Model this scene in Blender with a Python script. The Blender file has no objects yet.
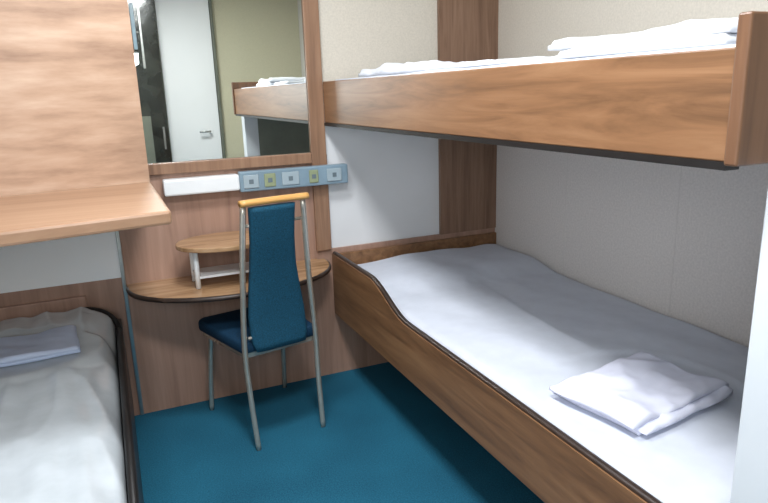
import bpy, bmesh, math, random
from mathutils import Vector, Matrix, noise
random.seed(3)
COL=bpy.context.scene.collection
# ---------------------------------------------------------------- materials
def lin(c):
    o=[]
    for v in c:
        v/=255.
        o.append(v/12.92 if v<=.04045 else ((v+.055)/1.055)**2.4)
    return (*o,1)
def base(name):
    m=bpy.data.materials.new(name); m.use_nodes=True
    nt=m.node_tree; b=nt.nodes['Principled BSDF']; return m,nt,b
def plain(name,c,rough=.6,metal=0,bump=0,bscale=60,spec=.4,var=.0):
    m,nt,b=base(name)
    b.inputs['Roughness'].default_value=rough; b.inputs['Metallic'].default_value=metal
    b.inputs['Specular IOR Level'].default_value=spec
    tc=nt.nodes.new('ShaderNodeTexCoord'); n=nt.nodes.new('ShaderNodeTexNoise')
    n.inputs['Scale'].default_value=bscale; n.inputs['Detail'].default_value=4
    nt.links.new(tc.outputs['Object'],n.inputs['Vector'])
    if var>0:
        r=nt.nodes.new('ShaderNodeValToRGB')
        r.color_ramp.elements[0].position=.3; r.color_ramp.elements[1].position=.7
        r.color_ramp.elements[0].color=lin([v*(1-var) for v in c]); r.color_ramp.elements[1].color=lin([min(255,v*(1+var)) for v in c])
        nt.links.new(n.outputs['Fac'],r.inputs['Fac']); nt.links.new(r.outputs['Color'],b.inputs['Base Color'])
    else: b.inputs['Base Color'].default_value=lin(c)
    if bump>0:
        bp=nt.nodes.new('ShaderNodeBump'); bp.inputs['Strength'].default_value=bump; bp.inputs['Distance'].default_value=.004
        nt.links.new(n.outputs['Fac'],bp.inputs['Height']); nt.links.new(bp.outputs['Normal'],b.inputs['Normal'])
    return m
def wood(name,dark,mid,light,axis,scale=3.0,rough=.38,across=9.,dist=.7,along=.7):
    m,nt,b=base(name)
    tc=nt.nodes.new('ShaderNodeTexCoord'); mp=nt.nodes.new('ShaderNodeMapping')
    s=[across]*3; s['XYZ'.index(axis)]=along; mp.inputs['Scale'].default_value=s
    nt.links.new(tc.outputs['Object'],mp.inputs['Vector'])
    n=nt.nodes.new('ShaderNodeTexNoise'); n.inputs['Scale'].default_value=scale; n.inputs['Detail'].default_value=7
    n.inputs['Roughness'].default_value=.62; n.inputs['Distortion'].default_value=dist
    nt.links.new(mp.outputs['Vector'],n.inputs['Vector'])
    r=nt.nodes.new('ShaderNodeValToRGB'); e=r.color_ramp.elements
    e[0].position=.28; e[0].color=lin(dark); e[1].position=.74; e[1].color=lin(light)
    x=e.new(.5); x.color=lin(mid)
    nt.links.new(n.outputs['Fac'],r.inputs['Fac']); nt.links.new(r.outputs['Color'],b.inputs['Base Color'])
    b.inputs['Roughness'].default_value=rough
    return m
M={}
M['rail']=wood('oak_laminate',(92,64,42),(128,92,62),(152,114,80),'Y',scale=2.6)
M['railtop']=wood('oak_laminate_upper',(100,70,46),(134,96,66),(154,116,84),'Y',scale=2.8)
M['end']=wood('end_laminate',(80,56,40),(108,76,54),(124,90,66),'Z')
M['cab']=wood('cabinet_laminate',(134,104,84),(176,144,120),(198,170,148),'X',scale=1.5,dist=.1,along=.10,across=9)
M['ledge']=wood('ledge_laminate',(136,104,80),(156,122,96),(170,138,112),'X',scale=1.6,dist=.3,along=.3)
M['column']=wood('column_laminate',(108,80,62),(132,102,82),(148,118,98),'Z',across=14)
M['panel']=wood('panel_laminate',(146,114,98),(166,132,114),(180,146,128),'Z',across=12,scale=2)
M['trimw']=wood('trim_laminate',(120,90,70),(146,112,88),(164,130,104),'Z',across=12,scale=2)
M['desk']=wood('desk_laminate',(136,102,70),(172,136,100),(194,158,122),'X',rough=.2)
M['beech']=wood('beech',(180,130,68),(206,156,90),(222,174,108),'X')
M['white']=plain('white_wall_laminate',(224,225,226),.5,var=.015,bscale=3)
M['bright']=plain('bright_white_laminate',(246,248,249),.4,var=.005,bscale=3)
M['greywall']=plain('pale_wall_laminate',(222,217,213),.4,var=.035,bscale=120,bump=.05)
M['beige']=plain('beige_wall_laminate',(210,203,190),.45,var=.03,bscale=120)
M['seam']=plain('wall_seam',(217,212,208),.45,var=.02,bscale=50)
M['upwall']=plain('cream_panel',(208,203,176),.55,var=.02,bscale=150)
M['ceil']=plain('ceiling_white',(222,222,222),.7,var=.01,bscale=5)
M['paint']=plain('white_paint',(214,219,224),.35,var=.01,bscale=5)
M['footpanel']=plain('grey_olive_panel',(112,116,104),.5,var=.04,bscale=12)
M['black']=plain('black_rubber',(26,24,24),.45,var=.1,bscale=30)
M['darkwood']=plain('dark_edge',(52,40,34),.4,var=.15,bscale=20)
M['metal']=plain('satin_metal',(190,192,190),.28,metal=.9,var=.03,bscale=40)
M['tube']=plain('chair_tube_metal',(204,198,186),.25,metal=.7,var=.03,bscale=40)
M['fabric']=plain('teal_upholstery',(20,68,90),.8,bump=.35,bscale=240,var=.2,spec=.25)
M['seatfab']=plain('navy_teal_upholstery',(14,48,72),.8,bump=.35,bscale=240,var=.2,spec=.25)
M['sheet']=plain('white_sheet',(206,211,222),.6,bump=.08,bscale=18,var=.015,spec=.35)
M['linen']=plain('folded_linen',(224,226,242),.8,bump=.2,bscale=18,var=.015,spec=.15)
M['linenwhite']=plain('white_linen',(218,221,226),.8,bump=.2,bscale=18,var=.015,spec=.15)
M['linenblue']=plain('bluish_linen',(200,213,238),.8,bump=.2,bscale=18,var=.015,spec=.15)
M['satin']=plain('grey_satin_cover',(190,197,202),.17,bump=.35,bscale=9,var=.04,spec=1.)
M['plastic']=plain('white_plastic',(236,240,242),.3,var=.01,bscale=8)
M['bluegrey']=plain('blue_grey_plastic',(128,150,164),.3,var=.05,bscale=10)
M['socket']=plain('socket_face',(160,176,184),.3,var=.02,bscale=10)
M['socketgreen']=plain('socket_face_olive',(146,156,124),.35,var=.03,bscale=10)
M['insert']=plain('socket_insert',(104,118,126),.4,var=.03,bscale=10)
M['dark']=plain('corridor_dark',(40,42,38),.15,var=.4,bscale=6,bump=.5,spec=.8)
m,nt,b=base('teal_carpet'); M['carpet']=m
tc=nt.nodes.new('ShaderNodeTexCoord')
n1=nt.nodes.new('ShaderNodeTexNoise'); n1.inputs['Scale'].default_value=200; n1.inputs['Detail'].default_value=4
n2=nt.nodes.new('ShaderNodeTexNoise'); n2.inputs['Scale'].default_value=2.4; n2.inputs['Detail'].default_value=2
s2=nt.nodes.new('ShaderNodeMath'); s2.operation='MULTIPLY'; s2.inputs[1].default_value=.5
mx=nt.nodes.new('ShaderNodeMath'); mx.operation='ADD'; h_=nt.nodes.new('ShaderNodeMath'); h_.operation='MULTIPLY'; h_.inputs[1].default_value=.667
r=nt.nodes.new('ShaderNodeValToRGB'); r.color_ramp.elements[0].position=.34; r.color_ramp.elements[1].position=.66
r.color_ramp.elements[0].color=lin((14,72,96)); r.color_ramp.elements[1].color=lin((36,112,140))
for n in (n1,n2): nt.links.new(tc.outputs['Object'],n.inputs['Vector'])
nt.links.new(n2.outputs['Fac'],s2.inputs[0])
nt.links.new(n1.outputs['Fac'],mx.inputs[0]); nt.links.new(s2.outputs[0],mx.inputs[1]); nt.links.new(mx.outputs[0],h_.inputs[0])
nt.links.new(h_.outputs[0],r.inputs['Fac']); nt.links.new(r.outputs['Color'],b.inputs['Base Color'])
bp=nt.nodes.new('ShaderNodeBump'); bp.inputs['Strength'].default_value=.6; bp.inputs['Distance'].default_value=.004
nt.links.new(n1.outputs['Fac'],bp.inputs['Height']); nt.links.new(bp.outputs['Normal'],b.inputs['Normal'])
b.inputs['Roughness'].default_value=.85; b.inputs['Specular IOR Level'].default_value=.3
m,nt,b=base('mirror_glass'); b.inputs['Base Color'].default_value=(.84,.87,.83,1); b.inputs['Metallic'].default_value=1; b.inputs['Roughness'].default_value=.01
M['mirror']=m
m,nt,b=base('lamp_diffuser'); b.inputs['Base Color'].default_value=(1,1,1,1); b.inputs['Emission Color'].default_value=(.95,.98,1,1); b.inputs['Emission Strength'].default_value=6
M['lamp']=m
# ---------------------------------------------------------------- helpers
def fin(name,bm,mat,parent=None,local=False,smooth=False,kind=None,label=None,cat=None,group=None):
    bmesh.ops.recalc_face_normals(bm,faces=bm.faces)
    co=[v.co for v in bm.verts]
    lo=Vector([min(c[i] for c in co) for i in range(3)]); hi=Vector([max(c[i] for c in co) for i in range(3)])
    c=(lo+hi)/2
    if parent is None: c.z=lo.z
    bmesh.ops.translate(bm,verts=bm.verts,vec=-c)
    me=bpy.data.meshes.new(name); bm.to_mesh(me); bm.free()
    if smooth:
        for p in me.polygons: p.use_smooth=True
    me.materials.append(M[mat])
    o=bpy.data.objects.new(name,me); COL.objects.link(o)
    o.location=c
    if parent is not None:
        o.parent=parent
        if not local: o.location=c-parent.location
    if kind: o['kind']=kind
    if label: o['label']=label
    if cat: o['category']=cat
    if group: o['group']=group
    return o
def empty(name,loc,label,cat,group=None,rz=0):
    o=bpy.data.objects.new(name,None); COL.objects.link(o); o.location=loc; o.rotation_euler=(0,0,rz)
    o.empty_display_size=.1
    o['label']=label; o['category']=cat
    if group:o['group']=group
    return o
def bbox(x0,x1,y0,y1,z0,z1,bev=0,seg=2):
    bm=bmesh.new(); r=bmesh.ops.create_cube(bm,size=1)
    for v in bm.verts:
        v.co=Vector(((x0+x1)/2+v.co.x*(x1-x0),(y0+y1)/2+v.co.y*(y1-y0),(z0+z1)/2+v.co.z*(z1-z0)))
    if bev: bmesh.ops.bevel(bm,geom=bm.edges[:],offset=bev,segments=seg,affect='EDGES',profile=.5)
    return bm
def box(name,x0,x1,y0,y1,z0,z1,mat,bev=0,**k):
    return fin(name,bbox(x0,x1,y0,y1,z0,z1,bev),mat,**k)
def prism(pts,z0,z1,bev=0):
    bm=bmesh.new()
    lo=[bm.verts.new((x,y,z0)) for x,y in pts]; hi=[bm.verts.new((x,y,z1)) for x,y in pts]
    n=len(pts)
    bm.faces.new(lo); bm.faces.new(hi)
    for i in range(n): bm.faces.new((lo[i],lo[(i+1)%n],hi[(i+1)%n],hi[i]))
    if bev:
        bmesh.ops.recalc_face_normals(bm,faces=bm.faces)
        es=[e for e in bm.edges if len(e.link_faces)==2 and e.calc_face_angle(0)>.6]
        bmesh.ops.bevel(bm,geom=es,offset=bev,segments=2,affect='EDGES',profile=.5)
    return bm
def spline(pts,n=8):
    pts=[Vector(p) for p in pts]; P=[2*pts[0]-pts[1]]+pts+[2*pts[-1]-pts[-2]]; out=[]
    for i in range(1,len(P)-2):
        a,b_,c,d=P[i-1:i+3]
        for k in range(n):
            t=k/n
            out.append(.5*((2*b_)+(-a+c)*t+(2*a-5*b_+4*c-d)*t*t+(-a+3*b_-3*c+d)*t**3))
    out.append(pts[-1]); return out
def tube(path,r,seg=10,ry=None):
    bm=bmesh.new(); rings=[]
    for i,p in enumerate(path):
        p=Vector(p); a=Vector(path[max(0,i-1)]); c=Vector(path[min(len(path)-1,i+1)])
        t=(c-a).normalized(); ref=Vector((1,0,0)) if abs(t.x)<.8 else Vector((0,0,1))
        u=t.cross(ref).normalized(); w=t.cross(u).normalized()
        rings.append([bm.verts.new(p+u*math.cos(2*math.pi*k/seg)*r+w*math.sin(2*math.pi*k/seg)*(ry or r)) for k in range(seg)])
    for i in range(len(rings)-1):
        for k in range(seg): bm.faces.new((rings[i][k],rings[i][(k+1)%seg],rings[i+1][(k+1)%seg],rings[i+1][k]))
    bm.faces.new(rings[0]); bm.faces.new(rings[-1])
    return bm
def sm(a,b,x):
    t=max(0,min(1,(x-a)/(b-a))); return t*t*(3-2*t)
def slab(x0,x1,y0,y1,z0,hfun,nx,ny,r):
    bm=bmesh.new(); G=[]
    xs=[x0+(x1-x0)*i/nx for i in range(nx+1)]; ys=[y0+(y1-y0)*j/ny for j in range(ny+1)]
    for y in ys:
        row=[]
        for x in xs:
            d=min(x-x0,x1-x,y-y0,y1-y); t=min(1,d/r)
            zt=hfun(x,y); z=zt-r*(1-math.sqrt(max(0,1-(1-t)**2)))
            row.append(bm.verts.new((x,y,z)))
        G.append(row)
    for j in range(ny):
        for i in range(nx): bm.faces.new((G[j][i],G[j][i+1],G[j+1][i+1],G[j+1][i]))
    border=[G[0][i] for i in range(nx+1)]+[G[j][nx] for j in range(1,ny+1)]+[G[ny][i] for i in range(nx-1,-1,-1)]+[G[j][0] for j in range(ny-1,0,-1)]
    low=[bm.verts.new((v.co.x,v.co.y,z0)) for v in border]; n=len(border)
    for i in range(n): bm.faces.new((border[i],border[(i+1)%n],low[(i+1)%n],low[i]))
    bm.faces.new(low)
    return bm
def folded(name,cx,cy,z,w,d,h,rot,layers,label,cat,group=None,seed=0,mat='linenwhite',wr=1.):
    bm=bmesh.new(); t=h/layers
    for L in range(layers):
        sx=w*(1-.04*((L*7+seed)%3)); sy=d*(1-.05*((L*5+seed)%3))
        ox=.01*wr*math.sin(L*2.1+seed); oy=.01*wr*math.cos(L*1.7+seed)
        def hf(x,y,L=L):
            q=Vector((x*8+seed,y*8,L)); 
            return z+(L+1)*t*.98+wr*(.007*noise.noise(q)*(1+.5*L)+.006*(.5-abs(noise.noise(q*1.6+Vector((4,2,1)))))*L+.003*noise.noise(q*3))
        b2=slab(-sx/2+ox,sx/2+ox,-sy/2+oy,sy/2+oy,z+L*t,hf,46,38,t*.5)
        for v in b2.verts:
            v.co.x+=.012*wr*noise.noise(Vector((v.co.y*6,L*3,seed))); v.co.y+=.012*wr*noise.noise(Vector((v.co.x*6,L*3+9,seed)))
        me=bpy.data.meshes.new('t'); b2.to_mesh(me); b2.free(); bm.from_mesh(me); bpy.data.meshes.remove(me)
    bmesh.ops.rotate(bm,verts=bm.verts,cent=(0,0,0),matrix=Matrix.Rotation(rot,3,'Z'))
    bmesh.ops.translate(bm,verts=bm.verts,vec=(cx,cy,0))
    return fin(name,bm,mat,smooth=True,label=label,cat=cat,group=group)
# ---------------------------------------------------------------- room
XL,XW,YB,YR,ZC=-.90,1.894,2.871,-.65,2.42
S=dict(kind='structure')
box('floor',XL-.1,XW+.1,YR-.1,YB+.1,-.05,0,'carpet',**S)
box('ceiling',XL-.1,XW+.1,YR-.1,YB+.1,ZC,ZC+.05,'ceil',**S)
box('wall_back',XL-.1,XW+.1,YB,YB+.1,0,ZC,'white',**S)
box('wall_right',XW,XW+.1,YR,YB,0,ZC,'greywall',**S)
box('wall_left',XL-.1,XL,YR,YB,0,ZC,'white',**S)
box('wall_front',XL,XW,YR-.1,YR,0,ZC,'upwall',**S)
t=.012
box('trim_1',.004,.95,YB-t,YB,0,1.12,'panel',**S)
box('trim_2',.95,XW,YB-t,YB,0,.66,'panel',**S)
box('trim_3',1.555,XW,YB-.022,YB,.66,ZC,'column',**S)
box('trim_4',.87,.943,YB-.03,YB,.66,ZC,'trimw',bev=.003,**S)
box('trim_5',XL,-.012,YB-t,YB,0,.655,'panel',**S)
box('trim_6',-.012,.004,YB-.022,YB,0,1.055,'metal',bev=.002,**S)
box('trim_13',XL,-.012,YB-t,YB,.655,1.055,'bright',**S)  # board colour made whiter to offset the shade under the ledge
box('trim_14',XW-.0015,XW,.0,YB-.023,1.40,ZC,'beige',**S)
box('trim_15',.944,1.554,YB-.003,YB,1.40,ZC,'beige',**S)
i=7
for y in (2.28,1.66,1.04):
    box('trim_%d'%i,XW-.0010,XW,y-.0015,y+.0015,.0,1.40,'seam',**S); i+=1
d=bbox(.56,1.03,YR,YR+.04,0,2.36,.004); door=fin('door_1',d,'bright',**S)
hb=tube([(.93,YR+.04,1.08),(.93,YR+.085,1.08),(.90,YR+.095,1.08),(.83,YR+.095,1.08)],.010)
fin('handle',hb,'metal',parent=door,smooth=True,label='chrome lever door handle')
box('trim_11',1.035,1.06,YR,YR+.05,0,2.38,'footpanel',bev=.004,**S)
w=empty('dark_doorway_block',(.28,YR+.12,0),'dark glossy block put in for the dark doorway next to the white door','dark_doorway_block')  # glossy block put in for the dark doorway reflected in the mirror
box('body',.05,.54,YR+.001,YR+.22,0,2.38,'dark',bev=.004,parent=w)
box('handle',.49,.505,YR+.22,YR+.24,.95,1.15,'metal',parent=w)
for k,x in enumerate((.25,.33,.39)):
    box('gleam_bar',x,x+.018+.012*(k%2),YR+.221,YR+.25,(1.70,1.82,1.66)[k],2.2,('metal','bluegrey','metal')[k],bev=.003,parent=w)  # bars added to give the bright gleam over the dark doorway
box('lower_panel',.10,.40,YR+.22,YR+.226,.3,1.25,'footpanel',bev=.002,parent=w)
box('trim_10',1.006,1.11,.60,.706,0,1.245,'paint',bev=.004,**S)
box('trim_12',1.11,XW,.62,.706,0,1.245,'footpanel',bev=.002,**S)  # dark olive puts shade into the colour of the partition's inner side
# ---------------------------------------------------------------- mirror
mi=empty('wall_mirror',(.5,YB-.01,1.12),'tall rectangular mirror on wall above the desk','mirror')
box('glass',.10,.868,YB-.016,YB-.0125,1.135,2.3,'mirror',parent=mi)
box('bottom_frame',.10,.869,YB-.034,YB-.0125,1.085,1.134,'trimw',bev=.004,parent=mi)
st=empty('wall_light_trunking',(.6,YB-.04,.98),'slim white wall trunking with sockets above the desk','wall trunking')
box('lamp_housing',.20,.52,YB-.075,YB-.0125,.995,1.065,'plastic',bev=.008,parent=st)
box('socket_housing',.52,1.03,YB-.075,YB-.031,.985,1.075,'bluegrey',bev=.006,parent=st)
for k,x in enumerate((.57,.655,.75,.86,.96)):
    hw=(.034,.026,.04,.022,.036)[k]
    box('socket',x-hw,x+hw,YB-.080,YB-.074,1.0,1.06,('socket','socketgreen','socket','socketgreen','socket')[k],bev=.004,parent=st)
    box('socket_insert',x-.010,x+.010,YB-.082,YB-.0795,1.02,1.04,'insert',bev=.001,parent=st)
# ---------------------------------------------------------------- desk
dk=empty('desk',(.46,2.7,0),'curved-front wooden wall desk with dark edge','desk')
pts=[(.006,YB-.013),(.006,YB-.06)]
N=28
for k in range(N+1):
    a=math.pi*(1-k/N)
    pts.append((.455+.445*math.cos(a),YB-.06-.33*max(0,math.sin(a))**.9))
pts+=[(.90,YB-.031),(.868,YB-.031),(.868,YB-.013)]
fin('top',prism(pts,.603,.622),'desk',parent=dk)
edge=[(p[0],p[1],.611) for p in pts[2:-3]]
fin('edge_band',tube(edge,.011,8),'darkwood',parent=dk,smooth=True)
box('wall_bracket',.10,.80,YB-.05,YB-.013,.54,.602,'panel',parent=dk)
sd=empty('desk_stand',(.4,2.7,.623),'small oval wooden stand with white legs on the desk','stand')
pts=[(.42+.21*math.cos(2*math.pi*k/32),2.68+.155*math.sin(2*math.pi*k/32)) for k in range(32)]
fin('top',prism(pts,.79,.81,.004),'desk',parent=sd)
for (x,y) in ((.28,2.63),(.56,2.63),(.28,2.76),(.56,2.76)):
    fin('leg',tube([(x,y,.6235),(x,y,.791)],.011),'plastic',parent=sd,smooth=True)
box('shelf',.275,.565,2.625,2.765,.665,.675,'plastic',parent=sd)
# ---------------------------------------------------------------- chair
ch=empty('chair',(.518,2.57,0),'teal upholstered high-back chair with metal legs at the desk','chair',rz=math.radians(11))
L=dict(parent=ch,local=True)
pr=[(-.165,-.185),(-.215,.2),(-.185,.225),(.17,.225),(.2,.2),(.165,-.185)]
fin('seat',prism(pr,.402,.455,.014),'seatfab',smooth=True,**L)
fin('seat_frame',prism([(x*.93,y*.93) for x,y in pr],.382,.403),'tube',**L)
for s in(-1,1):
    fin('leg',tube(spline([(s*.15,-.225,0),(s*.155,-.2,.22),(s*.158,-.19,.42),(s*.142-.008,-.21,.7),(s*.122-.018,-.255,1.015)]),.0115),'tube',smooth=True,**L)
    fin('leg',tube(spline([(s*.185,.225,0),(s*.18,.20,.2),(s*.17,.17,.392)]),.0115),'tube',smooth=True,**L)
bm=bmesh.new(); rows=[]
prof=[(.40,.108),(.45,.122),(.55,.122),(.65,.110),(.75,.098),(.85,.092),(.93,.092),(1.0,.094)]
path=spline([(-.004,-.195,.41),(-.008,-.185,.55),(-.016,-.2,.72),(-.024,-.235,.88),(-.028,-.26,1.0)],6)
def pw(z):
    for a,b_ in zip(prof,prof[1:]):
        if a[0]<=z<=b_[0]+1e-6: return a[1]+(b_[1]-a[1])*(z-a[0])/(b_[0]-a[0])
    return .094
for p in path:
    w_=pw(p.z); ring=[]
    for k in range(24):
        a=2*math.pi*k/24; ca,sa=math.cos(a),math.sin(a)
        ring.append(bm.verts.new((p.x+w_*math.copysign(abs(ca)**.35,ca),p.y+.02*math.copysign(abs(sa)**.6,sa),p.z)))
    rows.append(ring)
for a,b_ in zip(rows,rows[1:]):
    for k in range(24): bm.faces.new((a[k],a[(k+1)%24],b_[(k+1)%24],b_[k]))
bm.faces.new(rows[0]); bm.faces.new(rows[-1])
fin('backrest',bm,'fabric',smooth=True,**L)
rl=[(x-.018,-.262-.35*(x*x),1.02) for x in [(-.138+.276*k/14) for k in range(15)]]
fin('top_rail',tube(rl,.018,12,.013),'beech',smooth=True,**L)
for z,y in ((.93,-.238),(.47,-.19)):
    fin('crossbar',tube([(-.14,y,z),(.11,y,z)],.007,8),'tube',smooth=True,**L)
# ---------------------------------------------------------------- lower bunk
XR=.942
lb=empty('bunk_bed',(1.4,1.8,0),'lower wood-framed bunk bed with raised curved head rail','bed',group='bunk beds')
def ztop(y): return .545+.095*sm(2.02,2.38,y)
YE=YB-.032
ys=[.735+(YE-.735)*k/70 for k in range(71)]
bm=bmesh.new()
def pl(xx): return [[bm.verts.new((xx,y,.333)) for y in ys],[bm.verts.new((xx,y,ztop(y))) for y in ys]]
A=pl(XR);B=pl(XR+.026)
for k in range(70):
    bm.faces.new((A[0][k],A[0][k+1],A[1][k+1],A[1][k])); bm.faces.new((B[0][k],B[0][k+1],B[1][k+1],B[1][k]))
    bm.faces.new((A[1][k],A[1][k+1],B[1][k+1],B[1][k])); bm.faces.new((A[0][k],A[0][k+1],B[0][k+1],B[0][k]))
for k in (0,70): bm.faces.new((A[0][k],A[1][k],B[1][k],B[0][k]))
fin('side_rail',bm,'rail',parent=lb)
fin('edge_trim',tube([(XR+.016,y,ztop(y)+.001) for y in ys],.009,8,.012),'darkwood',parent=lb,smooth=True,label='dark rubber rail edging')
box('base',XR+.026,XW-.002,.735,YB-.014,.34,.39,'darkwood',parent=lb)
box('headboard',XR+.026,XW-.002,YB-.034,YB-.0135,.39,.635,'rail',bev=.004,parent=lb)
box('plinth',1.34,XW-.002,.735,YB-.014,0,.34,'panel',parent=lb)
def hr(x,y):
    h=.548+.012*math.sin((x-.97)/.9*math.pi)
    h+=.035*sm(2.28,2.5,y)*(1-sm(2.78,2.83,y)*.4)
    h+=.009*noise.noise(Vector((x*3,y*1.6,0)))+.005*noise.noise(Vector((x*8+y*3,y*4,3)))
    h+=.009*(.3-abs(noise.noise(Vector((x*4-y*1.5,y*1.8,7)))))
    h+=.005*math.exp(-((x-1.42-.05*math.sin(y*3))/.014)**2)*sm(1.4,1.6,y)*(1-sm(2.1,2.4,y))
    f_=1-sm(1.0,1.18,((x-1.275)/.29)**2+((y-1.195)/.27)**2)
    return h*(1-f_)+.554*f_
fin('mattress',slab(XR+.028,XW-.004,.74,YB-.036,.391,hr,80,170,.045),'sheet',smooth=True,label='white-sheeted mattress on the lower bunk',cat='mattress',group='bunk mattresses')
folded('folded_linen',1.273,1.195,.5575,.40,.30,.036,math.radians(8),3,'folded lavender-white linen lying on the lower bunk mattress','bed linen',group='folded bed linen',seed=1,mat='linen',wr=1.1)
# ---------------------------------------------------------------- upper bunk
ub=empty('bunk_bed',(1.4,1.8,1.26),'upper wood-framed bunk bed fixed to the wall','bed',group='bunk beds')
box('side_rail',XR,XR+.026,.735,YB-.031,1.268,1.4516,'railtop',bev=.003,parent=ub)
box('edge_trim',XR-.003,XR+.03,.735,YB-.031,1.254,1.268,'black',parent=ub,label='black edging strip for the shade under the rail')  # black strip laid in as the dark shade line below the rail
box('base',XR+.03,XW-.003,.735,YB-.024,1.262,1.30,'white',parent=ub)
box('end_board',XR-.012,XW-.003,.709,.734,1.263,1.502,'end',bev=.004,parent=ub)
fin('mattress',slab(XR+.03,XW-.004,.74,YB-.036,1.301,lambda x,y:1.460+.004*noise.noise(Vector((x*4,y*3,5))),40,100,.03),'sheet',smooth=True,label='white-sheeted mattress on the upper bunk',cat='mattress',group='bunk mattresses')
folded('folded_linen',1.27,1.13,1.465,.40,.50,.046,math.radians(3),2,'folded white linen stack near the upper bunk foot','bed linen',group='folded bed linen',seed=4)
folded('blanket',1.30,2.38,1.465,.5,.60,.035,math.radians(4),1,'loosely folded white blanket at the upper bunk head','blanket',seed=7,wr=2.)
folded('folded_linen',1.25,1.68,1.465,.40,.26,.016,math.radians(-5),1,'thin folded white sheet on the upper bunk middle','bed linen',group='folded bed linen',seed=9)
# ---------------------------------------------------------------- low bunk
l2=empty('bunk_bed',(-.5,1.9,0),'low bunk bed with black-edged frame and grey cover','bed',group='bunk beds')
box('side_rail',-.058,-.035,.9,YB-.04,.10,.482,'darkwood',bev=.003,parent=l2)
box('base',XL+.002,-.06,.9,YB-.036,.30,.44,'darkwood',parent=l2)
box('plinth',XL+.002,-.12,.95,YB-.036,0,.30,'darkwood',parent=l2)
fin('edge_trim',tube([(-.047,.9,.49),(-.047,2.66,.49)],.011,8),'black',parent=l2,smooth=True)
rim=[(-.047-.14*(1-math.cos(a)),2.66+.157*math.sin(a),.49+.06*math.sin(a)) for a in [math.pi/2*k/8 for k in range(9)]]
fin('edge_trim',tube(rim,.011,8),'black',parent=l2,smooth=True)
box('headboard',XL+.002,-.16,YB-.035,YB-.014,.0,.60,'panel',bev=.004,parent=l2)
def hl(x,y):
    h=.548+.03*sm(2.35,2.6,y)
    h-=.03*sm(-.22,-.06,x)
    q=Vector((x*6+y*.8,y*1.1,1))
    h+=.012*noise.noise(q)+.034*(.3-abs(noise.noise(q*1.7)))+.007*noise.noise(Vector((x*22,y*4,2)))
    f_=1-sm(1.,1.3,((x+.40)/.30)**2+((y-2.36)/.2)**2)
    return h*(1-f_)+.563*f_
bm=slab(XL+.006,-.062,.905,2.808,.441,hl,100,160,.06)
for v in bm.verts:
    cx,cy=-.062-.12,2.808-.12
    if v.co.x>cx and v.co.y>cy:
        dx,dy=(v.co.x-cx)/.12,(v.co.y-cy)/.12; m_=max(dx,dy); l_=math.hypot(dx,dy)
        if l_>0: v.co.x=cx+dx*m_/l_*.12; v.co.y=cy+dy*m_/l_*.12
fin('mattress',bm,'satin',smooth=True,label='mattress with crumpled shiny pale grey cover',cat='mattress',group='bunk mattresses')
folded('folded_linen',-.40,2.36,.567,.46,.24,.03,math.radians(4),2,'folded bluish white linen on the grey-covered bunk','bed linen',group='folded bed linen',seed=2,mat='linenblue')
# ---------------------------------------------------------------- overhead cabinet
oc=empty('overhead_cabinet',(-.4,2.4,1.06),'light wood overhead cabinet with projecting ledge above bunk','cabinet')
th=math.tan(math.radians(10))
pts=[(.13,2.45),(XL+.002,2.45-(1.03)*th),(XL+.002,YB-.013),(.09,YB-.035),(.13,YB-.04)]
fin('body',prism(pts,1.06,2.40),'cab',parent=oc)
pts=[(.138,1.76),(XL+.002,1.76-1.03*th),(XL+.002,2.45-1.03*th),(.132,2.449)]
fin('ledge',prism(pts,1.070,1.108,.008),'ledge',parent=oc)
# ---------------------------------------------------------------- lights
for (x,y) in ((.35,.65),(.35,1.75)):
    cl=empty('ceiling_light',(x,y,ZC-.03),'square white ceiling light panel','ceiling light',group='ceiling lights')
    box('housing',x-.2,x+.2,y-.2,y+.2,ZC-.03,ZC,'paint',bev=.004,parent=cl)
    box('diffuser',x-.18,x+.18,y-.18,y+.18,ZC-.036,ZC-.029,'lamp',parent=cl)
def area(name,loc,tgt,sx,sy,e,c):
    l=bpy.data.lights.new(name,'AREA'); l.shape='RECTANGLE'; l.size=sx; l.size_y=sy; l.energy=e; l.color=c
    o=bpy.data.objects.new(name,l); COL.objects.link(o); o.location=loc
    o.rotation_euler=(Vector(tgt)-Vector(loc)).to_track_quat('-Z','Y').to_euler(); return o
area('ceiling_lamp',(.35,.65,ZC-.05),(.35,.65,0),.36,.36,32,(.96,.98,1))
area('ceiling_lamp',(.35,1.75,ZC-.05),(.35,1.75,0),.36,.36,24,(.94,.97,1))
area('camera_side_fill',(-.1,-.4,1.5),(.5,2.6,.6),.9,.6,20,(.9,.95,1))  # unseen soft fill added behind the camera, no fixture there
w=bpy.data.worlds.new('world'); bpy.context.scene.world=w; w.use_nodes=True
w.node_tree.nodes['Background'].inputs[0].default_value=(.8,.88,1,1); w.node_tree.nodes['Background'].inputs[1].default_value=.3
# ---------------------------------------------------------------- camera
yaw,pitch,roll,f=.4058,.2489,-.0321,629.74
F=Vector((math.sin(yaw)*math.cos(pitch),math.cos(yaw)*math.cos(pitch),-math.sin(pitch)))
R=Vector((math.cos(yaw),-math.sin(yaw),0)); U=R.cross(F)
R2=math.cos(roll)*R+math.sin(roll)*U; U2=-math.sin(roll)*R+math.cos(roll)*U
cam=bpy.data.cameras.new('camera'); co=bpy.data.objects.new('camera',cam); COL.objects.link(co)
mw=Matrix((R2,U2,-F)).transposed().to_4x4(); mw.translation=Vector((0,0,1.4)); co.matrix_world=mw
cam.sensor_width=36; cam.lens=36*f/768; cam.clip_start=.02
bpy.context.scene.camera=co
bpy.context.scene.view_settings.view_transform='Standard'
